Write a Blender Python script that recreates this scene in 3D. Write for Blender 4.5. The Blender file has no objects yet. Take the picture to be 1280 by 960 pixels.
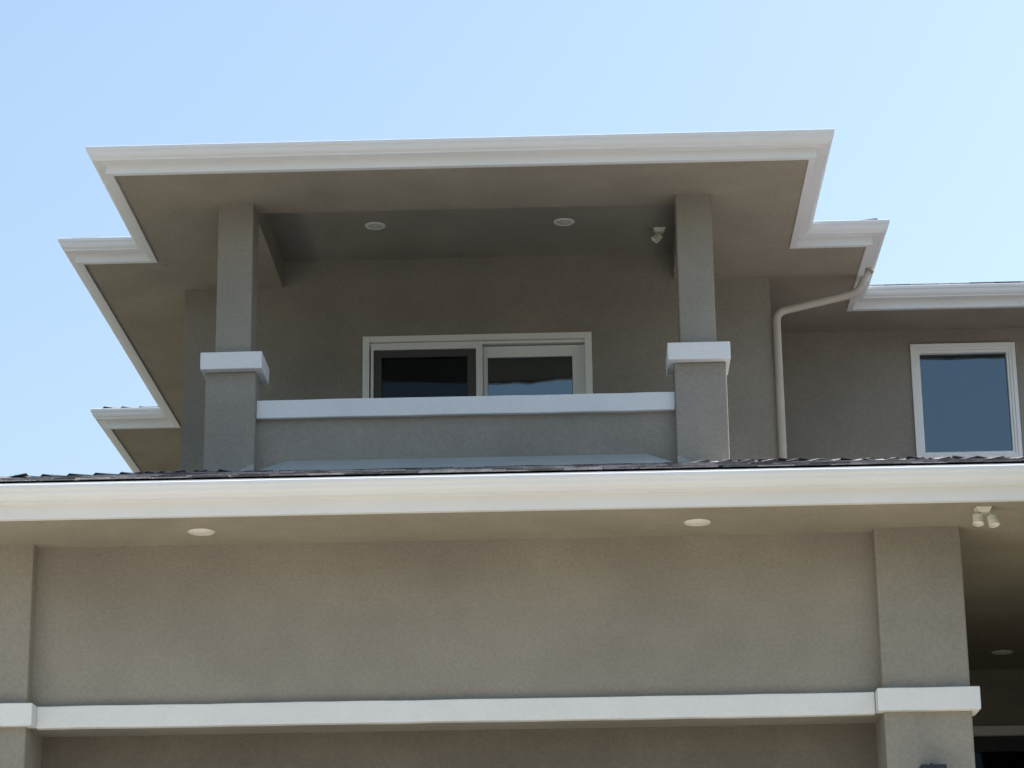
import bpy, bmesh, math, random
from mathutils import Vector, Matrix, noise
random.seed(7)
R = math.radians
sc = bpy.context.scene
C = bpy.context.collection

# ------------------------------------------------------------------ camera
cd = bpy.data.cameras.new('camera'); cam = bpy.data.objects.new('camera', cd); C.objects.link(cam)
sc.camera = cam
RIGHT = Vector((0.99938, 0.03310, -0.01192)); UP = Vector((0.02093, -0.28695, 0.95772)); FWD = Vector((-0.02828, 0.95737, 0.28746))
M = Matrix((RIGHT, UP, -FWD)).transposed().to_4x4()
cam.matrix_world = M
cd.sensor_width = 36; cd.sensor_fit = 'HORIZONTAL'; cd.lens = 3100.58 / 1280 * 36
cd.clip_start = 0.1; cd.clip_end = 3000

# ------------------------------------------------------------------ sky and sun
SUN_AZ, SUN_EL = 68, 60.5          # azimuth from +Y towards +X
SKY_STRENGTH = 0.102
w = bpy.data.worlds.new('World'); sc.world = w; w.use_nodes = True
nt = w.node_tree; nt.nodes.clear()
sky = nt.nodes.new('ShaderNodeTexSky'); sky.sky_type = 'NISHITA'; sky.sun_disc = False
sky.sun_elevation = R(SUN_EL); sky.sun_rotation = R(SUN_AZ)
sky.air_density = 1.6; sky.dust_density = 3.2; sky.ozone_density = 3.2; sky.altitude = 0
bg = nt.nodes.new('ShaderNodeBackground'); bg.inputs[1].default_value = SKY_STRENGTH
wo = nt.nodes.new('ShaderNodeOutputWorld')
nt.links.new(sky.outputs[0], bg.inputs[0]); nt.links.new(bg.outputs[0], wo.inputs[0])
sl = bpy.data.lights.new('sun', 'SUN'); sl.energy = 4.5; sl.angle = R(0.5); sl.color = (1, .95, .88)
so = bpy.data.objects.new('sun', sl); C.objects.link(so)
sd = Vector((math.sin(R(SUN_AZ)) * math.cos(R(SUN_EL)), math.cos(R(SUN_AZ)) * math.cos(R(SUN_EL)), math.sin(R(SUN_EL))))
so.rotation_euler = sd.to_track_quat('Z', 'Y').to_euler(); so.location = (20, 10, 30)
sc.view_settings.view_transform = 'Standard'; sc.view_settings.look = 'None'
sc.view_settings.exposure = 1.04; sc.view_settings.gamma = 1; sc.view_settings.use_curve_mapping = False

# ------------------------------------------------------------------ materials
def mat(name, rgb, rough=.8, var=.04, vscale=1.2, bump=0, bscale=150, wav=0, wscale=4, spec=.5, metal=0, speck=0, island=0, ring=None):
    m = bpy.data.materials.new(name); m.use_nodes = True
    n = m.node_tree; N = n.nodes; L = n.links
    p = N['Principled BSDF']; p.inputs['Roughness'].default_value = rough
    p.inputs['Specular IOR Level'].default_value = spec; p.inputs['Metallic'].default_value = metal
    tc = N.new('ShaderNodeTexCoord')
    col = N.new('ShaderNodeRGB'); col.outputs[0].default_value = (*rgb, 1); cur = col.outputs[0]
    def mult(sock, lo, hi):
        nonlocal cur
        mr = N.new('ShaderNodeMapRange'); mr.inputs[1].default_value = .3; mr.inputs[2].default_value = .7
        mr.inputs[3].default_value = lo; mr.inputs[4].default_value = hi; L.new(sock, mr.inputs[0])
        mx = N.new('ShaderNodeVectorMath'); mx.operation = 'SCALE'
        L.new(cur, mx.inputs[0]); L.new(mr.outputs[0], mx.inputs[3]); cur = mx.outputs[0]
    if var:
        t = N.new('ShaderNodeTexNoise'); t.inputs['Scale'].default_value = vscale; t.inputs['Detail'].default_value = 5; t.inputs['Roughness'].default_value = .55
        L.new(tc.outputs['Object'], t.inputs[0]); mult(t.outputs[0], 1 - var, 1 + var)
    if speck:
        t = N.new('ShaderNodeTexNoise'); t.inputs['Scale'].default_value = bscale * .6; t.inputs['Detail'].default_value = 2
        L.new(tc.outputs['Object'], t.inputs[0]); mult(t.outputs[0], 1 - speck, 1 + speck)
    if island:
        oi = N.new('ShaderNodeObjectInfo'); gi = N.new('ShaderNodeNewGeometry')
        ad = N.new('ShaderNodeMath'); ad.operation = 'ADD'; L.new(oi.outputs['Random'], ad.inputs[0]); L.new(gi.outputs['Random Per Island'], ad.inputs[1])
        fr = N.new('ShaderNodeMath'); fr.operation = 'FRACT'; L.new(ad.outputs[0], fr.inputs[0]); mult(fr.outputs[0], 1 - island, 1 + island)
    L.new(cur, p.inputs['Base Color'])
    nrm = None
    if wav:
        t = N.new('ShaderNodeTexNoise'); t.inputs['Scale'].default_value = wscale; t.inputs['Detail'].default_value = 3
        L.new(tc.outputs['Object'], t.inputs[0])
        b = N.new('ShaderNodeBump'); b.inputs['Strength'].default_value = .6; b.inputs['Distance'].default_value = wav
        L.new(t.outputs[0], b.inputs['Height']); nrm = b.outputs[0]
    if bump:
        t = N.new('ShaderNodeTexNoise'); t.inputs['Scale'].default_value = bscale; t.inputs['Detail'].default_value = 3; t.inputs['Roughness'].default_value = .6
        L.new(tc.outputs['Object'], t.inputs[0])
        b = N.new('ShaderNodeBump'); b.inputs['Strength'].default_value = 1; b.inputs['Distance'].default_value = bump
        L.new(t.outputs[0], b.inputs['Height'])
        if nrm: L.new(nrm, b.inputs['Normal'])
        nrm = b.outputs[0]
    if nrm: L.new(nrm, p.inputs['Normal'])
    return m

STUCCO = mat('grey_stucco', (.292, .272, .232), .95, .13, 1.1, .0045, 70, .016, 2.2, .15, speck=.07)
SOFFIT = mat('soffit_stucco', (.33, .295, .236), .95, .10, 1.7, .006, 70, .012, 2.0, .15, speck=.06)
TRIM = mat('white_trim', (.77, .785, .78), .85, .03, 3, .003, 60, .008, 6, .2, speck=.02)
PAINT = mat('white_eave_paint', (.75, .76, .765), .45, .02, 2, .0005, 40, .0005, 1.2, .35)
VINYL = mat('white_vinyl', (.86, .87, .85), .5, .02, 3, spec=.4)
SCREEN_FRAME = mat('dark_screen_frame', (.06, .06, .055), .5, .05)
PIPE = mat('taupe_painted_metal', (.47, .43, .37), .5, .06, 5, .001, 60)
FLASH = mat('blue_grey_metal', (.35, .385, .365), .6, .06, 3, .001, 20, spec=.25)
SHING = mat('asphalt_shingle', (.23, .22, .225), .95, .2, 6, .004, 130, island=.3, speck=.25, spec=.2)
SHING_EDGE = mat('shaded_cut_edge', (.022, .024, .034), .95, .2, 20, spec=.1)
SHING_BUTT = mat('shingle_butt', (.20, .193, .195), .95, .3, 25, island=.5, speck=.3, spec=.1)
CREAM = mat('cream_plastic', (.72, .70, .60), .5, .03)
LENS = mat('frosted_lens', (.80, .79, .72), .35, .02)
BAFFLE = mat('light_baffle', (.55, .55, .52), .6, .05)
BLACKM = mat('black_metal', (.018, .019, .024), .45, .2, 20)
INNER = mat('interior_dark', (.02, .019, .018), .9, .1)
DOORP = mat('garage_door_paint', (.24, .215, .18), .6, .05, 2, .001, 80)
HEADER = mat('brown_header_stucco', (.165, .146, .12), .95, .12, 2, .006, 70, speck=.08)  # darker and browner than the wall stucco
CONC = mat('concrete', (.53, .485, .405), .9, .10, .8, .003, 60, speck=.06)
ASPH = mat('asphalt', (.055, .055, .056), .95, .2, .5, .004, 80, speck=.2)
GRASS = mat('lawn_grass', (.045, .06, .022), .95, .35, 1.5, .02, 40, speck=.3)
EARTH = mat('earth', (.085, .08, .06), .95, .3, .05)

def glass_mat(name, ior, tint):
    m = bpy.data.materials.new(name); m.use_nodes = True
    N = m.node_tree.nodes; L = m.node_tree.links; N.clear()
    o = N.new('ShaderNodeOutputMaterial'); mx = N.new('ShaderNodeMixShader'); fr = N.new('ShaderNodeFresnel'); fr.inputs[0].default_value = ior
    tr = N.new('ShaderNodeBsdfTransparent'); tr.inputs[0].default_value = (*tint, 1)
    gl = N.new('ShaderNodeBsdfGlossy'); gl.inputs['Roughness'].default_value = .02; gl.inputs[0].default_value = (.72, .88, 1, 1)
    tc = N.new('ShaderNodeTexCoord'); t = N.new('ShaderNodeTexNoise'); t.inputs['Scale'].default_value = 2.0
    b = N.new('ShaderNodeBump'); b.inputs['Distance'].default_value = .0025; b.inputs['Strength'].default_value = 1
    L.new(tc.outputs['Object'], t.inputs[0]); L.new(t.outputs[0], b.inputs['Height']); L.new(b.outputs[0], gl.inputs['Normal'])
    L.new(fr.outputs[0], mx.inputs[0]); L.new(tr.outputs[0], mx.inputs[1]); L.new(gl.outputs[0], mx.inputs[2]); L.new(mx.outputs[0], o.inputs[0])
    return m
GLASS = glass_mat('window_glass', 2.4, (.14, .15, .15))
DGLASS = glass_mat('door_glass', 1.25, (.2, .2, .2))
def mesh_screen():
    m = bpy.data.materials.new('insect_screen'); m.use_nodes = True
    N = m.node_tree.nodes; L = m.node_tree.links; N.clear()
    o = N.new('ShaderNodeOutputMaterial'); mx = N.new('ShaderNodeMixShader'); mx.inputs[0].default_value = .42
    tr = N.new('ShaderNodeBsdfTransparent'); d = N.new('ShaderNodeBsdfDiffuse'); d.inputs[0].default_value = (.02, .021, .024, 1)
    L.new(tr.outputs[0], mx.inputs[1]); L.new(d.outputs[0], mx.inputs[2]); L.new(mx.outputs[0], o.inputs[0])
    return m
SCREEN = mesh_screen()

# ------------------------------------------------------------------ helpers
def box(bm, x0, x1, y0, y1, z0, z1, mi=0):
    vs = [bm.verts.new(p) for p in ((x0,y0,z0),(x1,y0,z0),(x1,y1,z0),(x0,y1,z0),(x0,y0,z1),(x1,y0,z1),(x1,y1,z1),(x0,y1,z1))]
    for f in ((0,3,2,1),(4,5,6,7),(0,1,5,4),(1,2,6,5),(2,3,7,6),(3,0,4,7)):
        bm.faces.new([vs[i] for i in f]).material_index = mi
    return vs
def obj(name, bm, m, parent=None, bevel=0, smooth=False, segs=2):
    me = bpy.data.meshes.new(name); bm.normal_update(); bm.to_mesh(me); bm.free()
    for x in (m if isinstance(m, (list, tuple)) else [m]): me.materials.append(x)
    o = bpy.data.objects.new(name, me); C.objects.link(o)
    if parent: o.parent = parent
    if bevel:
        b = o.modifiers.new('bevel', 'BEVEL'); b.width = bevel; b.segments = segs; b.limit_method = 'ANGLE'; b.angle_limit = R(40)
    if smooth:
        for p in me.polygons: p.use_smooth = True
    return o
def boxes(name, bl, m, parent=None, bevel=0, label=None):
    bm = bmesh.new()
    for b in bl: box(bm, *b)
    o = obj(name, bm, m, parent, bevel)
    if label: o['label'] = label
    return o
def tag(o, label=None, cat=None, group=None, kind=None):
    if label: o['label'] = label
    if cat: o['category'] = cat
    if group: o['group'] = group
    if kind: o['kind'] = kind
    return o
def empty(name, loc=(0, 0, 0), rz=0):
    o = bpy.data.objects.new(name, None); C.objects.link(o); o.location = loc; o.rotation_euler.z = rz; o.empty_display_size = .1
    return o
def wobble(o, amp=.0025, freq=3.0, cut=.08):
    """hand trowelled unevenness of foam-and-plaster trim"""
    me = o.data; bm = bmesh.new(); bm.from_mesh(me)
    for ax in (0, 1):
        lo = min(v.co[ax] for v in bm.verts); hi = max(v.co[ax] for v in bm.verts)
        n = int((hi - lo) / cut)
        for k in range(1, n):
            p = Vector((0, 0, 0)); p[ax] = lo + (hi - lo) * k / n; q = Vector((0, 0, 0)); q[ax] = 1
            bmesh.ops.bisect_plane(bm, geom=bm.verts[:] + bm.edges[:] + bm.faces[:], plane_co=p, plane_no=q, dist=1e-6)
    for v in bm.verts:
        v.co += Vector((0, noise.noise(v.co * freq), noise.noise(v.co * freq + Vector((9, 3, 5))))) * amp * 2
    bm.to_mesh(me); bm.free()
def holed(name, x0, x1, z0, z1, hx0, hx1, hz0, hz1, y0, y1, m, parent):
    """wall slab y0..y1 with one rectangular opening"""
    bm = bmesh.new(); xs = (x0, hx0, hx1, x1); zs = (z0, hz0, hz1, z1)
    g = {(i, k, s): bm.verts.new((xs[i], (y0, y1)[s], zs[k])) for i in range(4) for k in range(4) for s in (0, 1)}
    for i in range(3):
        for k in range(3):
            if i == k == 1: continue
            bm.faces.new([g[i,k,0], g[i+1,k,0], g[i+1,k+1,0], g[i,k+1,0]]); bm.faces.new([g[i,k,1], g[i,k+1,1], g[i+1,k+1,1], g[i+1,k,1]])
    for i in range(3):
        bm.faces.new([g[i,0,0], g[i,0,1], g[i+1,0,1], g[i+1,0,0]]); bm.faces.new([g[i,3,0], g[i+1,3,0], g[i+1,3,1], g[i,3,1]])
        bm.faces.new([g[0,i,0], g[0,i+1,0], g[0,i+1,1], g[0,i,1]]); bm.faces.new([g[3,i,0], g[3,i,1], g[3,i+1,1], g[3,i+1,0]])
    bm.faces.new([g[1,1,0], g[2,1,0], g[2,1,1], g[1,1,1]]); bm.faces.new([g[1,2,0], g[1,2,1], g[2,2,1], g[2,2,0]])
    bm.faces.new([g[1,1,0], g[1,1,1], g[1,2,1], g[1,2,0]]); bm.faces.new([g[2,1,0], g[2,2,0], g[2,2,1], g[2,1,1]])
    bmesh.ops.recalc_face_normals(bm, faces=bm.faces[:])
    return obj(name, bm, m, parent)
def offs(pts, d):
    out = []
    for i, p in enumerate(pts):
        ns = []
        for a, b in ((i - 1, i), (i, i + 1)):
            if a < 0 or b >= len(pts): continue
            t = (Vector(pts[b]) - Vector(pts[a])).normalized(); ns.append(Vector((t.y, -t.x)))
        n = ns[0] if len(ns) == 1 else ns[0] + ns[1]
        out.append(Vector(p) + n * d)
    return out
def sweep(name, pts, prof, m, parent, bevel=0):
    """one mitred object per straight run; prof = closed list of (outward, z)"""
    rings = [offs(pts, o) for o, z in prof]; res = []
    for s in range(len(pts) - 1):
        bm = bmesh.new()
        a = [bm.verts.new((rings[k][s].x, rings[k][s].y, prof[k][1])) for k in range(len(prof))]
        b = [bm.verts.new((rings[k][s+1].x, rings[k][s+1].y, prof[k][1])) for k in range(len(prof))]
        n = len(prof)
        for k in range(n): bm.faces.new([a[k], b[k], b[(k+1) % n], a[(k+1) % n]])
        if s == 0: bm.faces.new(a)
        if s == len(pts) - 2: bm.faces.new(b[::-1])
        bmesh.ops.recalc_face_normals(bm, faces=bm.faces[:])
        res.append(obj(name, bm, m, parent, bevel))
    return res
def tube(bm, pts, r, seg=16, squash=1):
    pts = [Vector(p) for p in pts]; rings = []
    for i, p in enumerate(pts):
        t = ((pts[min(i+1, len(pts)-1)] - pts[i]).normalized() + (pts[i] - pts[max(i-1, 0)]).normalized()).normalized()
        u = t.cross(Vector((0, 1, 0))).normalized(); v = t.cross(u)
        rings.append([bm.verts.new(p + u * math.cos(a) * r + v * math.sin(a) * r * squash) for a in [2 * math.pi * k / seg for k in range(seg)]])
    for a, b in zip(rings, rings[1:]):
        for k in range(seg): bm.faces.new([a[k], a[(k+1) % seg], b[(k+1) % seg], b[k]]).smooth = True
    bm.faces.new(rings[0][::-1]); bm.faces.new(rings[-1])
def lathe(name, prof, m, parent=None, seg=40):
    bm = bmesh.new(); rings = [[bm.verts.new((r * math.cos(2*math.pi*k/seg), r * math.sin(2*math.pi*k/seg), z)) for k in range(seg)] for r, z in prof]
    for a, b in zip(rings, rings[1:]):
        for k in range(seg): bm.faces.new([a[k], a[(k+1) % seg], b[(k+1) % seg], b[k]]).smooth = True
    bm.faces.new(rings[-1]); bm.faces.new(rings[0][::-1])
    bmesh.ops.recalc_face_normals(bm, faces=bm.faces[:])
    return obj(name, bm, m, parent)

# ------------------------------------------------------------------ measures (metres, camera height = 0)
ZL, ZU = 3.733, 6.947            # soffit levels
LIPL, LIPU = 3.913, 7.104        # gutter lip levels
GZ = -1.6                        # street level
FL = 0.05                        # garage floor level

# ------------------------------------------------------------------ setting
def sheet(name, pts, m, kind='structure', thick=0):
    bm = bmesh.new(); bm.faces.new([bm.verts.new(p) for p in pts]); o = obj(name, bm, m); o['kind'] = kind; return o
sheet('ground', [(-900, -900, GZ), (900, -900, GZ), (900, 900, GZ), (-900, 900, GZ)], EARTH)
sheet('street', [(-200, -6, GZ+.008), (200, -6, GZ+.008), (200, 3, GZ+.008), (-200, 3, GZ+.008)], ASPH)
boxes('kerb', [(-200, 200, 3.0, 3.15, GZ - .1, GZ + .13)], CONC)['kind'] = 'structure'
boxes('pavement', [(-200, 200, 3.15, 4.9, GZ - .1, GZ + .12)], CONC)['kind'] = 'structure'
bm = bmesh.new()
for x0, x1 in ((-60, -12.0), (3.6, 60)):
    v = [bm.verts.new(p) for p in ((x0, 4.9, GZ+.1), (x1, 4.9, GZ+.1), (x1, 14.5, FL-.06), (x0, 14.5, FL-.06), (x0, 40, FL-.05), (x1, 40, FL-.05))]
    bm.faces.new([v[0], v[1], v[2], v[3]]); bm.faces.new([v[3], v[2], v[5], v[4]])
obj('lawn', bm, GRASS)['kind'] = 'structure'
SL = (FL - .13 - GZ) / 9.6
def gz(y, up=.112): return GZ + up + min(max(y - 4.9, 0), 9.6) * SL * .99
bm = bmesh.new()
for x0, x1, y0, y1 in ((-4.4, 2.7, 4.9, 8.8), (-12.0, 3.4, 8.8, 14.5), (-12.0, 3.4, 14.5, 26), (3.41, 5.6, 12.0, 16.6)):
    bm.faces.new([bm.verts.new(p) for p in ((x0, y0, gz(y0)), (x1, y0, gz(y0)), (x1, y1, gz(y1)), (x0, y1, gz(y1)))])
obj('driveway', bm, CONC)['kind'] = 'structure'
bm = bmesh.new()
for x0, x1 in ((-12.0, -4.42), (2.72, 3.6)):
    bm.faces.new([bm.verts.new(p) for p in ((x0, 4.9, gz(4.9, .10)), (x1, 4.9, gz(4.9, .10)), (x1, 8.78, gz(8.78, .10)), (x0, 8.78, gz(8.78, .10)))])
obj('lawn', bm, GRASS)['kind'] = 'structure'
boxes('porch_floor', [(2.46, 7.0, 16.6, 21.27, -.1, .35)], ASPH)['kind'] = 'structure'

# ------------------------------------------------------------------ the house
H = empty('house', (-1, 16, FL))
tag(H, 'two storey grey stucco house with white eaves and a balcony above the garage', 'house')
class _P:                                  # parts are modelled in world coordinates and parented keeping them there
    pass
HI = Matrix.Translation((1, -16, -FL))
def keep(o, root=H):
    o.parent = root; o.matrix_parent_inverse = Matrix.Translation(root.location).inverted() if root is H else Matrix(); return o
def hb(name, bl, m, bevel=0, label=None, wob=0, parent=None):
    o = boxes(name, bl, m, None, bevel, label)
    if wob: wobble(o, wob)
    if parent is None: keep(o)
    else: o.parent = parent
    return o
S = STUCCO
# --- ground floor front
hb('wall', [(-3.646, 1.896, 16.0, 16.37, 2.53, ZL + .03)], S, label='broad plain wall above the garage opening')
hb('wall', [(-3.646, 1.896, 16.37, 16.55, 2.16, ZL + .03)], HEADER, label='recessed darker header under the white band')
for x0, x1, lb in ((1.886, 2.446, 'stucco pilaster at the right of the garage'), (-4.24, -3.638, 'stucco pilaster at the left of the garage')):
    p = hb('pilaster', [(x0, x1, 15.872, 16.56, FL - .1, ZL + .03)], S, .012, lb)
    tx0, tx1 = x0 - .044, x1 + .05
    bm = bmesh.new()
    box(bm, tx0, tx1, 15.806, 15.94, 2.5226, 2.668)
    if x0 > 0: box(bm, x1 - .01, tx1, 15.94, 16.10, 2.5226, 2.668)
    else: box(bm, tx0, x0 + .01, 15.94, 16.10, 2.5226, 2.668)
    t = obj('trim_band', bm, TRIM, None, .006); wobble(t, .0018); t.parent = p
t = hb('trim_band', [(-3.592, 1.841, 15.944, 16.02, 2.5226, 2.666)], TRIM, .006, 'long white band across the top of the garage opening', .0019)
hb('wall', [(-4.24, -4.04, 16.56, 26, FL - .1, ZL + .03)], S, label='left side wall of the garage')
hb('wall', [(2.2, 2.40, 16.56, 21.27, FL - .1, ZL + .03)], S, label='side wall of the porch')
# garage door
gd = hb('garage_door', [(-3.66, 1.91, 16.47, 16.50, FL - .02, 2.16)], DOORP)
for r in range(4):
    for k in range(8):
        a = -3.60 + k * .684; z = FL + .03 + r * .525
        hb('panel', [(a, a + .62, 16.455, 16.471, z, z + .45)], DOORP, .006, parent=gd)
# porch back wall and entry door
holed_w = holed('wall', 2.40, 7.0, .3, ZL + .03, 2.95, 3.90, .35, 3.245, 21.27, 21.45, S, None); keep(holed_w)
d = hb('entry_door', [(2.95, 3.90, 21.24, 21.34, 3.162, 3.243), (2.95, 3.03, 21.24, 21.34, .36, 3.162), (3.83, 3.90, 21.24, 21.34, .36, 3.162)], VINYL, .004, 'dark glazed entry door with a pale head frame')
for a, b in ((3.03, 3.83),):
    hb('stile', [(a, a + .09, 21.30, 21.335, .36, 3.162), (b - .09, b, 21.30, 21.335, .36, 3.162), (a + .09, b - .09, 21.30, 21.335, 3.03, 3.162), (a + .09, b - .09, 21.30, 21.335, .36, .56)], BLACKM, .004, parent=d)
    hb('pane', [(a + .09, b - .09, 21.314, 21.32, .56, 3.03)], DGLASS, parent=d)
hb('wall', [(3.97, 4.17, 17.4, 21.27, -.1, ZL + .03)], S, label='unseen right side wall added to darken the porch')  # unseen wall, added to keep light out of the porch
# --- upper storey walls
ww = holed('wall', -3.3995, 1.6176, 4.2, 7.25, -1.86, .085, 4.36, 6.487, 20.129, 20.32, S, None); keep(ww); ww['label'] = 'back wall of the balcony around the sliding door'
hb('wall', [(-3.3995, -3.2, 20.325, 30, 3.6, ZU + .03)], S, label='left side wall of the upper storey')
hb('wall', [(1.4, 1.6176, 20.325, 21.70, 4.0, ZU + .03)], S, label='short return wall beside the downspout')
w2 = holed('wall', 1.4, 7.0, 4.2, ZU + .03, 3.03, 3.91, 5.755, 6.775, 21.70, 21.90, S, None); keep(w2); w2['label'] = 'set back upper wall around the single window'
hb('wall', [(6.8, 7.0, 21.9, 30, 3.6, ZU + .03), (-3.4, 7.0, 30, 30.2, FL, ZU + .03)], S, label='rear walls of the house')
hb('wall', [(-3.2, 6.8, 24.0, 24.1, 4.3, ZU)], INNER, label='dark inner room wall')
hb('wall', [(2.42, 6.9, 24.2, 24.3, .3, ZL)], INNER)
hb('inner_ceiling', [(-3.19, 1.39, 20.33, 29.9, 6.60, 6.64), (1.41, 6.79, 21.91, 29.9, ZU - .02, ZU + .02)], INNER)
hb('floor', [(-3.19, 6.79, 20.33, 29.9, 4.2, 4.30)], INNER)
# --- balcony
hb('balcony_floor', [(-2.8, 1.02, 18.2, 20.129, 4.2, 4.33)], ASPH)
for x0, x1, cx0, cx1, kx0, kx1, lb in ((-2.8727, -2.4868, -2.9028, -2.4324, -2.8115, -2.5376, 'left'), (.7021, 1.0958, .6515, 1.1262, .7559, 1.0311, 'right')):
    p = hb('pier', [(x0, x1, 18.03, 18.37, 4.2, 5.5574)], S, .012, 'thick %s balcony pier below its white cap' % lb)
    c = hb('pier_cap', [(cx0, cx1, 17.95, 18.398, 5.5574, 5.6928)], TRIM, .006, wob=.0016, parent=p)
    hb('column', [(kx0, kx1, 18.0945, 18.40, 5.6928, ZU + .02)], S, .01, 'slender %s column from the pier cap to the soffit' % lb)
rw = hb('balcony_rail_wall', [(-2.487, .702, 18.13, 18.30, 4.2, 5.200)], S)
hb('rail_cap', [(-2.486, .7015, 18.083, 18.345, 5.200, 5.3415)], TRIM, .006, 'long white cap on the front of the balcony rail', .0018, parent=rw)
for x0, x1 in ((-2.80, -2.63), (.85, 1.02)):
    s_ = hb('balcony_rail_wall', [(x0, x1, 18.37, 20.129, 4.2, 5.199)], S)
    hb('rail_cap', [(x0 - .045, x1 + .045, 18.40, 20.128, 5.199, 5.3395)], TRIM, .006, parent=s_)
# metal apron where the roof meets the balcony front
def roofz(y): return 3.965 + .2735 * (y - 15.10)
bm = bmesh.new()
P4 = [(-2.478, 18.05, roofz(18.05) + .006), (-2.25, 17.70, roofz(17.70) + .004), (.468, 17.70, roofz(17.70) + .004), (.695, 18.05, roofz(18.05) + .006), (.473, 18.126, 4.870), (-2.255, 18.126, 4.870)]
top = [bm.verts.new(p) for p in P4]; bot = [bm.verts.new((x, y + .003, z - .006)) for x, y, z in P4]
bm.faces.new([top[1], top[2], top[4], top[5]]); bm.faces.new([top[0], top[1], top[5]]); bm.faces.new([top[2], top[3], top[4]])
for i in range(6): bm.faces.new([top[i], top[(i+1) % 6], bot[(i+1) % 6], bot[i]])
bmesh.ops.recalc_face_normals(bm, faces=bm.faces[:])
keep(obj('metal_flashing', bm, FLASH))['label'] = 'long blue grey metal flashing along the foot of the balcony rail wall'
for sx, px_ in ((1, -2.487), (-1, .702)):
    bm = bmesh.new(); a = px_ - sx * .14
    pr = [(a, 18.022, 4.76), (px_ - sx*.002, 18.022, 4.76), (px_ - sx*.002, 18.022, 4.825), (px_ - sx*.03, 18.022, 4.815)]
    f = [bm.verts.new(p) for p in pr]; g = [bm.verts.new((x, 18.0285, z)) for x, y, z in pr]
    bm.faces.new(f); bm.faces.new(g[::-1])
    for i in range(4): bm.faces.new([f[i], f[(i+1) % 4], g[(i+1) % 4], g[i]])
    bmesh.ops.recalc_face_normals(bm, faces=bm.faces[:])
    keep(obj('metal_flashing', bm, FLASH))['label'] = 'small metal flashing at the foot of the %s pier' % ('left' if sx > 0 else 'right')

# --- soffits
LP = [(-5.42, 26), (-5.42, 15.18), (3.62, 15.18), (3.62, 18.3), (7.6, 18.3)]
UP_ = [(-4.849, 30.5), (-4.849, 24.40), (-4.1275, 24.40), (-4.1275, 19.366), (-3.5064, 19.366), (-3.5064, 17.40), (1.7348, 17.40), (1.7348, 19.366), (2.3643, 19.366), (2.3643, 21.053), (7.6, 21.053), (7.6, 30.5)]
hb('soffit', [(-5.43, 3.63, 15.17, 16.0, ZL, ZL+.03), (-5.43, -4.24, 16.0, 26, ZL, ZL+.03), (2.40, 3.63, 16.0, 18.29, ZL, ZL+.03), (2.40, 7.61, 18.29, 21.27, ZL, ZL+.03)], SOFFIT, label='lower soffit over the garage front and porch')
ox0, ox1, oy0 = -2.553, .80, 18.31
u0 = ZU; u1 = ZU + .03
hb('soffit', [(-3.516, 1.745, 17.39, oy0, u0, u1), (-3.516, ox0, oy0, 19.356, u0, u1), (ox1, 1.745, oy0, 19.356, u0, u1),
              (-4.137, ox0, 19.356, 20.129, u0, u1), (ox1, 2.374, 19.356, 20.129, u0, u1),
              (-4.137, -3.3995, 20.129, 24.39, u0, u1), (1.6176, 2.374, 20.129, 21.043, u0, u1), (1.6176, 7.61, 21.043, 21.70, u0, u1),
              (-4.859, -3.3995, 24.39, 30.5, u0, u1)], SOFFIT, label='upper soffit around the balcony roof')
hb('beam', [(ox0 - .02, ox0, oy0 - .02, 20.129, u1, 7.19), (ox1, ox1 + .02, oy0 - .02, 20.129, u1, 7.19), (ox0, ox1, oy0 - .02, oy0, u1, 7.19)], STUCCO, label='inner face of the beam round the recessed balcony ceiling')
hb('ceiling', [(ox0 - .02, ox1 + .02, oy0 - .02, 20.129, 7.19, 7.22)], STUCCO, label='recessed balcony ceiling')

# --- fascia and gutters
def fascia(z0, z1): return [(0, z0), (.052, z0), (.052, z1), (0, z1)]
def gutter(zl):
    b = .052
    return [(b, zl-.004), (b, zl-.100), (b+.078, zl-.100), (b+.084, zl-.097), (b+.085, zl-.088), (b+.094, zl-.082), (b+.106, zl-.072), (b+.114, zl-.058),
            (b+.118, zl-.042), (b+.122, zl-.034), (b+.128, zl-.030), (b+.130, zl-.024), (b+.130, zl-.004), (b+.1235, zl), (b+.117, zl), (b+.114, zl-.003), (b+.116, zl-.008), (b+.125, zl-.010), (b+.121, zl-.028), (b+.108, zl-.05), (b+.08, zl-.09), (b+.006, zl-.09), (b+.006, zl-.004)]
for o in sweep('fascia_board', LP, fascia(3.720, 3.944), PAINT, None, .003): keep(o)
for o in sweep('drip_edge', LP, [(.053, 3.92), (.079, 3.92), (.079, 3.9465), (.053, 3.9465)], PAINT, None): keep(o)
for o in sweep('gutter', LP, gutter(LIPL), PAINT, None): keep(o)
for o in sweep('fascia_board', UP_, fascia(6.930, 7.122), PAINT, None, .003): keep(o)
for o in sweep('gutter', UP_, gutter(LIPU), PAINT, None): keep(o)

# --- downspout
bm = bmesh.new()
def arc(p0, p1, p2, r, n=7):
    p0, p1, p2 = map(Vector, (p0, p1, p2)); a = p1 + (p0 - p1).normalized() * r; b = p1 + (p2 - p1).normalized() * r
    return [(a * (1-t)**2 + p1 * 2*t*(1-t) + b * t*t) for t in [i / n for i in range(n + 1)]]
D0, D1, D2, D3 = (1.668, 20.10, 4.55), (1.662, 20.10, 6.622), (2.365, 20.12, 6.785), (2.478, 20.12, 7.01)
tube(bm, [D0] + arc(D0, D1, D2, .085) + arc(D1, D2, D3, .085) + [D3], .034, 18)
ds = keep(obj('downspout', bm, PIPE)); ds['label'] = 'taupe round downspout bending up under the eave corner'
bm = bmesh.new(); tube(bm, [(2.468, 20.12, 6.985), (2.482, 20.12, 7.006)], .042, 18); obj('outlet_collar', bm, PIPE, ds)

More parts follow.
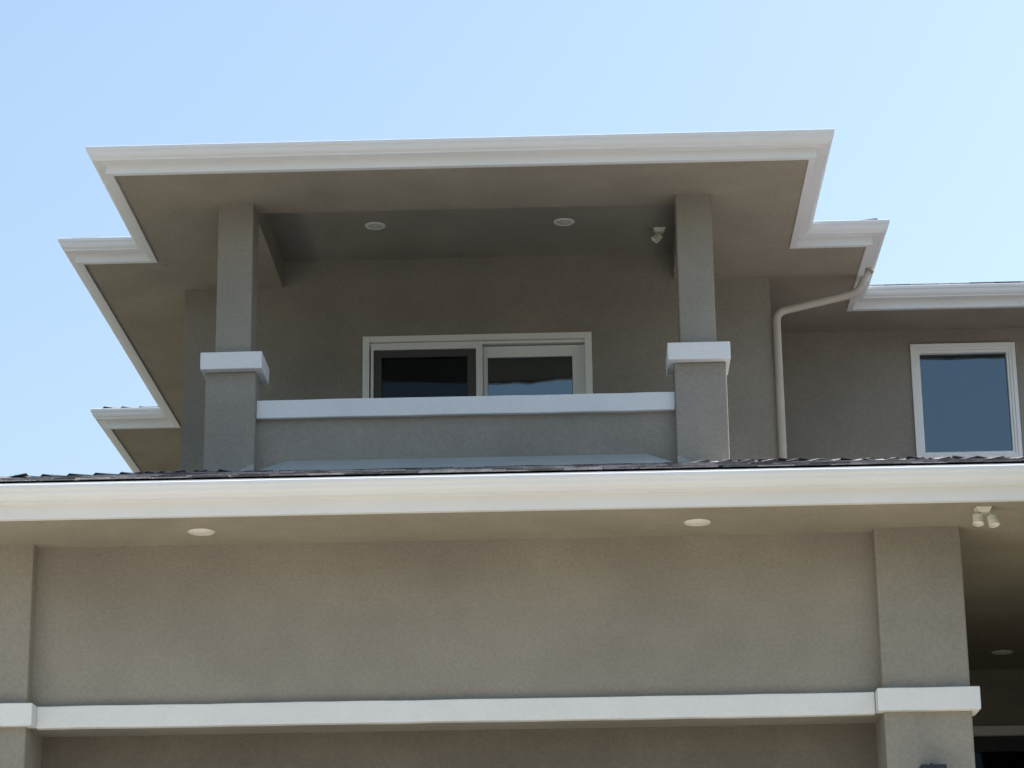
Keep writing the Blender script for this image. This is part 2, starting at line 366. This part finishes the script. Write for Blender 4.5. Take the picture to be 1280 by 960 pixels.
# --- sliding balcony door
def frame(bl): return bl
sl_ = hb('sliding_door', [(-1.863, -1.806, 20.105, 20.26, 4.36, 6.488), (.028, .088, 20.105, 20.26, 4.36, 6.488), (-1.806, .028, 20.105, 20.26, 6.434, 6.488), (-1.806, .028, 20.105, 20.26, 4.36, 4.41)], VINYL, .004, 'white framed sliding glass door onto the balcony')
hb('head_rail', [(-1.806, .028, 20.14, 20.25, 6.41, 6.433)], VINYL, .002, parent=sl_)
hb('sash', [(-1.795, -1.771, 20.118, 20.165, 4.41, 6.41), (-.898, -.842, 20.118, 20.165, 4.41, 6.41), (-1.771, -.898, 20.118, 20.165, 6.366, 6.41), (-1.771, -.898, 20.118, 20.165, 4.41, 4.50)], VINYL, .003, parent=sl_)
hb('screen_frame', [(-1.770, -1.703, 20.138, 20.160, 4.50, 6.365), (-.973, -.899, 20.138, 20.160, 4.50, 6.365), (-1.703, -.973, 20.138, 20.160, 6.302, 6.365), (-1.703, -.973, 20.138, 20.160, 4.50, 4.57)], SCREEN_FRAME, .003, 'dark frame of the insect screen', parent=sl_)
hb('insect_screen', [(-1.703, -.973, 20.150, 20.151, 4.57, 6.302)], SCREEN, parent=sl_)
hb('pane', [(-1.76, -.90, 20.176, 20.182, 4.50, 6.365)], GLASS, label='left pane behind the insect screen', parent=sl_)
hb('sash', [(-.841, -.803, 20.188, 20.225, 4.41, 6.40), (-.080, .027, 20.188, 20.225, 4.41, 6.40), (-.803, -.080, 20.188, 20.225, 6.30, 6.40), (-.803, -.080, 20.188, 20.225, 4.41, 4.52)], VINYL, .003, parent=sl_)
hb('pane', [(-.80, -.083, 20.204, 20.210, 4.52, 6.31)], GLASS, label='right pane without a screen', parent=sl_)

# --- upper right window
wn = hb('window', [(2.995, 3.030, 21.672, 21.76, 5.722, 6.808), (3.909, 3.944, 21.672, 21.76, 5.722, 6.808), (3.030, 3.909, 21.672, 21.76, 6.775, 6.808), (3.030, 3.909, 21.672, 21.76, 5.722, 5.755)], VINYL, .004, 'single white framed upper window reflecting blue sky')
hb('sash', [(3.031, 3.055, 21.680, 21.75, 5.756, 6.774), (3.885, 3.908, 21.680, 21.75, 5.756, 6.774), (3.055, 3.885, 21.680, 21.75, 6.748, 6.774), (3.055, 3.885, 21.680, 21.75, 5.756, 5.776)], VINYL, .003, parent=wn)
hb('sash', [(3.056, 3.078, 21.69, 21.745, 5.777, 6.747), (3.864, 3.884, 21.69, 21.745, 5.777, 6.747), (3.078, 3.864, 21.69, 21.745, 6.722, 6.747), (3.078, 3.864, 21.69, 21.745, 5.777, 5.788)], VINYL, .003, parent=wn)
bm = bmesh.new()
for v in box(bm, 3.077, 3.865, 21.720, 21.726, 5.787, 6.723): v.co.y += (v.co.z - 5.787) * .020
obj('pane', bm, GLASS, wn)

# ------------------------------------------------------------------ roofs
Z0, PT = 3.959, .2735
def deck(name, polys, label):
    bm = bmesh.new()
    for poly in polys:
        t = [bm.verts.new(p) for p in poly]; b = [bm.verts.new((x, y, z - .006)) for x, y, z in poly]
        bm.faces.new(t); bm.faces.new(b[::-1])
        for i in range(len(t)): bm.faces.new([t[i], b[i], b[(i+1) % len(t)], t[(i+1) % len(t)]])
    bmesh.ops.recalc_face_normals(bm, faces=bm.faces[:])
    o = keep(obj(name, bm, SHING_EDGE)); o['label'] = label; return o
ex0, ex1, ey = -5.495, 3.695, 15.108
zf = lambda d: Z0 - .008 + PT * d
k_ = 2.80
lroof = deck('roof', [
    [(ex0, ey, zf(0)), (ex1, ey, zf(0)), (ex1 - 2.98, ey + 2.98, zf(2.98)), (ex0 + 2.98, ey + 2.98, zf(2.98))],
    [(ex0, ey, zf(0)), (ex0 + k_, ey + k_, zf(k_)), (ex0 + k_, 26, zf(k_)), (ex0, 26, zf(0))],
    [(ex1, ey, zf(0)), (ex1, 18.22, zf(0)), (ex1 - k_, 18.22 + k_, zf(k_)), (ex1 - k_, ey + k_, zf(k_))],
    [(ex1, 18.22, zf(0)), (7.6, 18.22, zf(0)), (7.6, 21.70, zf(3.48)), (1.62, 21.70, zf(3.48)), (1.62, 20.30, zf(2.08))]],
    'lower hip roof of grey asphalt shingles over the garage')
# one shingle: wedge, butt end raised, dark cut edge; local x along eave, y up slope
def shingle_verts(wd, ln, t0, t1):
    return [(-wd/2, 0, t0 - t1), (wd/2, 0, t0 - t1), (wd/2, ln, 0), (-wd/2, ln, 0), (-wd/2, 0, t0), (wd/2, 0, t0), (wd/2, ln, .003), (-wd/2, ln, .003)]
SF = ((0,3,2,1), (4,5,6,7), (0,1,5,4), (1,2,6,5), (2,3,7,6), (3,0,4,7))
variants = []
for i in range(12):
    me = bpy.data.meshes.new('shingle'); wd = .215 + .02 * (i % 3)
    t0 = (.016, .021, .013, .019)[i % 4]; th = (.008, .013, .006, .011)[i % 4]
    vs = shingle_verts(wd, .155, t0, th)
    vs = [(x + (random.uniform(-.01, .01) if y == 0 else 0), y + (random.uniform(-.004, .004) if y == 0 else 0), z) for x, y, z in vs]
    me.from_pydata(vs, [], SF); me.materials.append(SHING); me.materials.append(SHING_BUTT)
    me.polygons[0].material_index = 1; me.polygons[2].material_index = 1; me.update(); variants.append(me)
sl_ang = math.atan(PT); cs = math.cos(sl_ang); EXPO = .14 * cs
count = 0
stuff = bmesh.new()
def lay(origin, u, v, length, rows, clip, indiv_rows):
    """courses of shingles on a roof plane; u along the eave, v horizontal up-slope direction"""
    global count
    u = Vector(u); v = Vector(v)
    up = (v * cs + Vector((0, 0, math.sin(sl_ang)))).normalized(); n = u.cross(up)
    for r in range(rows):
        d = r * EXPO; a, b = clip(d, length); x = a + random.uniform(0, .08) - .04
        while x < b - .04:
            wd = random.choice((.215, .235, .255)); cx = x + wd / 2
            if cx - wd/2 < a - .04 or cx + wd/2 > b + .04: x += .05; continue
            pos = Vector(origin) + u * cx + v * d + Vector((0, 0, PT * d))
            Mx = Matrix((u, up, n)).transposed().to_4x4(); Mx.translation = pos
            if r < indiv_rows and count < 290:
                count += 1
                me = random.choice([m_ for m_ in variants if abs((m_.vertices[1].co.x - m_.vertices[0].co.x) - wd) < .025] or variants)
                o = bpy.data.objects.new('shingle', me); C.objects.link(o); o.parent = lroof; o.matrix_local = Mx
            else:
                t0 = random.choice((.016, .021, .013)); vs = [stuff.verts.new(Mx @ Vector(p)) for p in shingle_verts(wd, .155, t0, .009)]
                for i, f in enumerate(SF): stuff.faces.new([vs[k] for k in f]).material_index = 1 if i in (0, 2) else 0
            x += wd + .004
clipf = lambda d, L: (d, L - d)
lay((ex0, ey - .012, Z0 - .006), (1, 0, 0), (0, 1, 0), ex1 - ex0, 22, clipf, 8)
lay((ex0 - .012, 26, Z0 - .006), (0, -1, 0), (1, 0, 0), 26 - ey, 20, lambda d, L: (0, L - d), 0)
lay((ex1 + .012, ey, Z0 - .006), (0, 1, 0), (-1, 0, 0), 18.22 - ey, 20, lambda d, L: (d, L + d), 0)
lay((ex1, 18.22 - .012, Z0 - .006), (1, 0, 0), (0, 1, 0), 7.6 - ex1, 24, lambda d, L: (-min(d, 2.05), L), 0)
st = keep(obj('shingles', stuff, [SHING, SHING_BUTT])); st.parent = lroof; st.matrix_parent_inverse = Matrix(); st['kind'] = 'stuff'
# hip caps
def hip_mesh(sx):
    """sx = +1: hip climbing towards +x+y (left hip); -1: towards -x+y"""
    h = Vector((sx, 1, PT)).normalized()
    n1 = Vector((0, -PT, 1)).normalized(); n2 = Vector((-sx * PT, 0, 1)).normalized()
    w1 = h.cross(n1); w1 = w1 if w1.y < 0 else -w1
    w2 = h.cross(n2); w2 = w2 if w2.x * sx < 0 else -w2
    up = Vector((0, 0, 1)); L_, W, T = .30, .15, .019
    vs = []
    for s, lift in ((0, .029), (L_, .004)):
        for wv, f_ in ((w1 * W, .38), (Vector((0, 0, 0)), 1), (w2 * W, .38)):
            for k in (0, 1):
                vs.append(h * s + wv + up * (lift * f_ - ((T if f_ == 1 else .010) if k == 0 else 0)))
    F = [(0,2,3,1), (2,4,5,3), (6,7,9,8), (8,9,11,10), (1,3,9,7), (3,5,11,9), (0,6,8,2), (2,8,10,4), (0,1,7,6), (4,10,11,5)]
    me = bpy.data.meshes.new('hip_shingle'); me.from_pydata([tuple(v) for v in vs], [], F)
    me.materials.append(SHING); me.materials.append(SHING_EDGE)
    for i in (0, 1): me.polygons[i].material_index = 1  # hip butts near black: cut edge with its shadow side put into the colour
    me.update(); bm = bmesh.new(); bm.from_mesh(me); bmesh.ops.recalc_face_normals(bm, faces=bm.faces[:]); bm.to_mesh(me); bm.free()
    return me
HM = {1: hip_mesh(1), -1: hip_mesh(-1)}
def hips(x, y, z, sx, dist, parent, step=.155, first=0):
    n = int(dist / step)
    for i in range(first, n):
        o = bpy.data.objects.new('hip_shingle', HM[sx]); C.objects.link(o); o.parent = parent
        d = i * step; o.location = (x + sx * d, y + d, z + PT * d - .001); o.rotation_euler = (0, 0, random.uniform(-.02, .02))
hips(ex0 - .02, ey - .02, Z0, 1, 2.98, lroof); hips(ex1 + .02, ey - .02, Z0, -1, 2.98, lroof)

# upper roof: hipped decks with courses at their eaves
ZU0 = 7.118
def hip_roof(x0, x1, y0, y1):
    hw = min((x1 - x0) / 2, (y1 - y0) / 2); z = lambda d: ZU0 + PT * d; cx = (x0 + x1) / 2
    a, b, c, d_ = (x0, y0, z(0)), (x1, y0, z(0)), (x1, y1, z(0)), (x0, y1, z(0)); e, f = (cx, y0 + hw, z(hw)), (cx, y1, z(hw))
    return [[a, b, e], [b, c, f, e], [d_, a, e, f]]
zu = lambda d: ZU0 + PT * d
E_ = .085
rects = [(-3.5064 - E_, 1.7348 + E_, 17.40 - E_, 30), (-4.1275 - E_, 2.3643 + E_, 19.366 - E_, 30.3), (-4.849 - E_, 3.5, 24.40 - E_, 30.4), (-.4, 7.6, 21.053 - E_, 30.5)]
A, B, D_, G = rects
hw = (A[1] - A[0]) / 2; cxa = (A[0] + A[1]) / 2; t_ = 2.6; q = 3.4
upolys = [[(A[0], A[2], zu(0)), (A[1], A[2], zu(0)), (cxa, A[2] + hw, zu(hw))],
          [(A[0], A[2], zu(0)), (cxa, A[2] + hw, zu(hw)), (A[0] + t_, B[2] + t_, zu(t_)), (A[0], B[2], zu(0))],
          [(A[1], A[2], zu(0)), (A[1], B[2], zu(0)), (A[1] - t_, B[2] + t_, zu(t_)), (cxa, A[2] + hw, zu(hw))],
          [(B[0], B[2], zu(0)), (A[0], B[2], zu(0)), (A[0] + t_, B[2] + t_, zu(t_)), (B[0] + t_, B[2] + t_, zu(t_))],
          [(A[1], B[2], zu(0)), (B[1], B[2], zu(0)), (B[1] - t_, B[2] + t_, zu(t_)), (A[1] - t_, B[2] + t_, zu(t_))],
          [(B[0], B[2], zu(0)), (B[0] + t_, B[2] + t_, zu(t_)), (B[0] + t_, D_[2] + t_, zu(t_)), (B[0], D_[2], zu(0))],
          [(B[1], B[2], zu(0)), (B[1], G[2], zu(0)), (B[1] - t_, G[2] + t_, zu(t_)), (B[1] - t_, B[2] + t_, zu(t_))],
          [(D_[0], D_[2], zu(0)), (B[0], D_[2], zu(0)), (B[0] + q, D_[2] + q, zu(q)), (D_[0] + q, D_[2] + q, zu(q))],
          [(D_[0], D_[2], zu(0)), (D_[0] + q, D_[2] + q, zu(q)), (D_[0] + q, 30.5, zu(q)), (D_[0], 30.5, zu(0))],
          [(B[1], G[2], zu(0)), (G[1], G[2], zu(0)), (G[1], G[2] + q, zu(q)), (B[1] - q, G[2] + q, zu(q))]]
uroof = deck('roof', upolys, 'upper hip roof of grey asphalt shingles with stepped eaves')
ust = bmesh.new(); stuff = ust
ez = ZU0 - .004
lay((A[0], A[2] - .01, ez), (1, 0, 0), (0, 1, 0), A[1] - A[0], 6, clipf, 0)
lay((B[0], B[2] - .01, ez), (1, 0, 0), (0, 1, 0), A[0] - B[0], 6, lambda d, L: (d, L + d), 0)
lay((A[1], B[2] - .01, ez), (1, 0, 0), (0, 1, 0), B[1] - A[1], 6, lambda d, L: (-d, L - d), 0)
lay((D_[0], D_[2] - .01, ez), (1, 0, 0), (0, 1, 0), B[0] - D_[0], 8, lambda d, L: (d, L + d), 0)
lay((B[1], G[2] - .01, ez + .016), (1, 0, 0), (0, 1, 0), G[1] - B[1], 8, lambda d, L: (-d, L), 0)
for (x, y0, y1) in ((A[0], A[2], B[2]), (B[0], B[2], D_[2]), (D_[0], D_[2], 30.4)):
    lay((x - .01, y1, ez), (0, -1, 0), (1, 0, 0), y1 - y0, 6, lambda d, L: (-d, L - d - .15), 0)
for (x, y0, y1) in ((A[1], A[2], B[2]), (B[1], B[2], G[2])):
    lay((x + .01, y0, ez), (0, 1, 0), (-1, 0, 0), y1 - y0, 6, lambda d, L: (d + .15, L + d), 0)
st = obj('shingles', ust, [SHING, SHING_BUTT]); st.parent = uroof; st['kind'] = 'stuff'
hips(A[0] + .03, A[2] + .03, ZU0 - .012, 1, 1.7, uroof, first=1); hips(A[1] - .03, A[2] + .03, ZU0 - .012, -1, 1.7, uroof, first=4)
hips(B[0] + .03, B[2] + .03, ZU0 - .012, 1, 1.7, uroof, first=4); hips(B[1] + .005, B[2] + .005, ZU0 + .006, -1, 1.7, uroof)
hips(D_[0] + .02, D_[2] + .02, ZU0 + .012, 1, 3.0, uroof)

# ------------------------------------------------------------------ light fittings
def downlight(label, loc, group, open_=True):
    t = empty('recessed_light', loc); tag(t, label, 'light', group)
    lathe('trim_ring', [(.062, -.001), (.062, -.006), (.068, -.011), (.080, -.010), (.088, -.004), (.0885, -.0005)], PAINT if open_ else LENS, t)
    if open_:
        lathe('baffle', [(.0615, -.009), (.050, -.0035), (.030, -.0025), (.001, -.0025)], BAFFLE, t)
        lathe('bulb', [(.030, -.003), (.028, -.010), (.020, -.015), (.001, -.017)], BAFFLE, t, 24)
    else:
        lathe('lens', [(.0615, -.002), (.0615, -.010), (.045, -.013), (.001, -.014)], LENS, t)
    return t
g1 = 'recessed lights in the balcony ceiling'; g2 = 'recessed lights in the lower soffit'
downlight('left recessed light in the dark balcony ceiling', (-1.688, 19.29, 7.19), g1)
downlight('right recessed light in the dark balcony ceiling nearer the floodlight', (-.122, 19.30, 7.19), g1)
downlight('left round light in the lower soffit near the left pilaster', (-2.487, 15.612, ZL), g2, False)
downlight('right round light in the lower soffit nearer the porch', (.725, 15.612, ZL), g2, False)
downlight('dim round light deep in the porch ceiling behind the right pilaster', (3.431, 20.44, ZL), g2, False)

def floodlight(loc, label, heads, rz=0, sc_=1):
    t = empty('floodlight', loc, rz); tag(t, label, 'floodlight', 'floodlights under the eaves'); t.scale = (sc_,) * 3
    bm = bmesh.new()                                            # tapered canopy
    vs = [bm.verts.new(p) for p in ((-.055,-.045,0),(.055,-.045,0),(.055,.045,0),(-.055,.045,0),(-.035,-.03,-.038),(.035,-.03,-.038),(.035,.03,-.038),(-.035,.03,-.038))]
    for f in ((0,1,2,3),(7,6,5,4),(0,4,5,1),(1,5,6,2),(2,6,7,3),(3,7,4,0)): bm.faces.new([vs[i] for i in f])
    obj('canopy', bm, CREAM, t, .004)
    for (hx, hy, hz, ry, rx) in heads:
        bm = bmesh.new(); tube(bm, [(hx * .45, hy * .3, -.03), (hx * .9, hy * .6, -.05), (hx, hy, hz + .03)], .010, 10); a = obj('knuckle_arm', bm, CREAM, t)
        bm = bmesh.new()                                        # ribbed lamp head with flared hood
        seg = 20; prof = [(.020, .036), (.032, .034), (.034, .024), (.030, .022), (.034, .014), (.030, .012), (.035, .004), (.031, .002), (.035, -.006), (.035, -.022), (.038, -.036), (.034, -.036), (.031, -.020), (.001, -.018)]
        rg = [[bm.verts.new((q * math.cos(2*math.pi*k/seg), q * math.sin(2*math.pi*k/seg) * .85, z)) for k in range(seg)] for q, z in prof]
        for A, B in zip(rg, rg[1:]):
            for k in range(seg): bm.faces.new([A[k], A[(k+1) % seg], B[(k+1) % seg], B[k]])
        bm.faces.new(rg[0]); bm.faces.new(rg[-1][::-1]); bmesh.ops.recalc_face_normals(bm, faces=bm.faces[:])
        h = obj('lamp_head', bm, CREAM, t); h.location = (hx, hy, hz); h.rotation_euler = (rx, ry, 0)
    return t
floodlight((2.52, 15.375, ZL), 'cream twin floodlight under the lower eave right of the pilaster', [(-.045, -.03, -.088, .10, -.35), (.055, -.03, -.096, -.12, -.35)], 0.1, .95)
floodlight((.672, 19.52, 7.19), 'small single head floodlight on the balcony ceiling beside the right column', [(-.022, -.02, -.092, .75, -.25)], 0, .95)

# wall lantern, only its top inside the picture
t = empty('wall_lantern', (2.157, 15.87, 1.968)); tag(t, 'black wall lantern on the front of the right pilaster', 'lantern')
boxes('back_plate', [(-.05, .05, -.022, -.001, -.16, .10)], BLACKM, t, .004)
bm = bmesh.new(); tube(bm, [(0, -.02, .03), (0, -.06, .10), (0, -.10, .15)], .009, 10); obj('bracket', bm, BLACKM, t)
bm = bmesh.new()
vs = [bm.verts.new(p) for p in ((-.082,-.185,.165),(.082,-.185,.165),(.082,-.035,.165),(-.082,-.035,.165),(-.078,-.18,.192),(.078,-.18,.192),(.078,-.04,.192),(-.078,-.04,.192))]
for f in ((3,2,1,0),(4,5,6,7),(0,1,5,4),(1,2,6,5),(2,3,7,6),(3,0,4,7)): bm.faces.new([vs[i] for i in f])
obj('lantern_cap', bm, BLACKM, t, .003)
bm = bmesh.new(); tube(bm, [(-.005, -.11, .19), (-.005, -.11, .208)], .008, 12); obj('finial', bm, BLACKM, t)
boxes('frame', [(x, x + .012, y, y + .012, -.10, .165) for x in (-.075, .063) for y in (-.178, -.052)] + [(-.078, .078, -.181, -.037, -.112, -.10)], BLACKM, t)
boxes('pane', [(-.062, .062, -.172, -.169, -.10, .165), (-.072, -.069, -.165, -.053, -.10, .165), (.069, .072, -.165, -.053, -.10, .165)], GLASS, t)

# ------------------------------------------------------------------ unseen houses added behind the camera and to the right to dim the balcony
NW = [mat('added_house_sand', (.30, .25, .18), .95, .08, .8), mat('added_house_grey', (.20, .20, .19), .95, .08, .8), mat('added_house_clay', (.24, .17, .12), .95, .08, .8)]
def added_neighbour(x0, x1, y0, y1, z0, h, m, label, front):
    t = empty('house', ((x0 + x1) / 2, (y0 + y1) / 2, z0)); tag(t, label, 'house')
    cx, cy = t.location.x, t.location.y; X0, X1, Y0, Y1 = x0 - cx, x1 - cx, y0 - cy, y1 - cy
    boxes('wall', [(X0, X1, Y0, Y1, 0, h)], m, t)
    bm = bmesh.new(); o_ = .6; hw = min(X1 - X0, Y1 - Y0) / 2 + o_
    e = [bm.verts.new(p) for p in ((X0-o_, Y0-o_, h), (X1+o_, Y0-o_, h), (X1+o_, Y1+o_, h), (X0-o_, Y1+o_, h))]
    if X1 - X0 > Y1 - Y0: a, b = bm.verts.new((X0-o_+hw, 0, h + hw*.33)), bm.verts.new((X1+o_-hw, 0, h + hw*.33)); fs = [(e[0],e[1],b,a),(e[2],e[3],a,b),(e[1],e[2],b),(e[3],e[0],a)]
    else: a, b = bm.verts.new((0, Y0-o_+hw, h + hw*.33)), bm.verts.new((0, Y1+o_-hw, h + hw*.33)); fs = [(e[0],e[1],a),(e[1],e[2],b,a),(e[2],e[3],b),(e[3],e[0],a,b)]
    for f in fs: bm.faces.new(f)
    bm.faces.new(e[::-1]); obj('roof', bm, SHING, t)
    for k in range(3):
        for z in ([1.0, 3.9] if h > 5 else [1.0]):
            if front == 'y': c = X0 + (X1 - X0) * (k + .5) / 3; q = (c-.7, c+.7, Y1, Y1 + .05, z, z + 1.2); g = (c-.6, c+.6, Y1 + .05, Y1 + .06, z + .1, z + 1.1)
            else: c = Y0 + (Y1 - Y0) * (k + .5) / 3; q = (X0 - .05, X0, c-.7, c+.7, z, z + 1.2); g = (X0 - .06, X0 - .05, c-.6, c+.6, z + .1, z + 1.1)
            w_ = boxes('window', [q], VINYL, t); boxes('pane', [g], BLACKM, w_)
added_neighbour(-22, -9, -22, -12, GZ, 5.6, NW[0], 'unseen sand coloured two storey house added across the street, left of the camera', 'y')
added_neighbour(-6, 8, -23, -12, GZ, 6.0, NW[1], 'unseen grey two storey house added straight across the street behind the camera', 'y')
added_neighbour(11, 24, -22, -12, GZ, 5.6, NW[2], 'unseen clay coloured two storey house added across the street, right of the camera', 'y')
added_neighbour(11.5, 22, 12, 26, FL - .1, 6.2, NW[1], 'unseen grey two storey house added next door beyond the right edge of the picture', 'x')
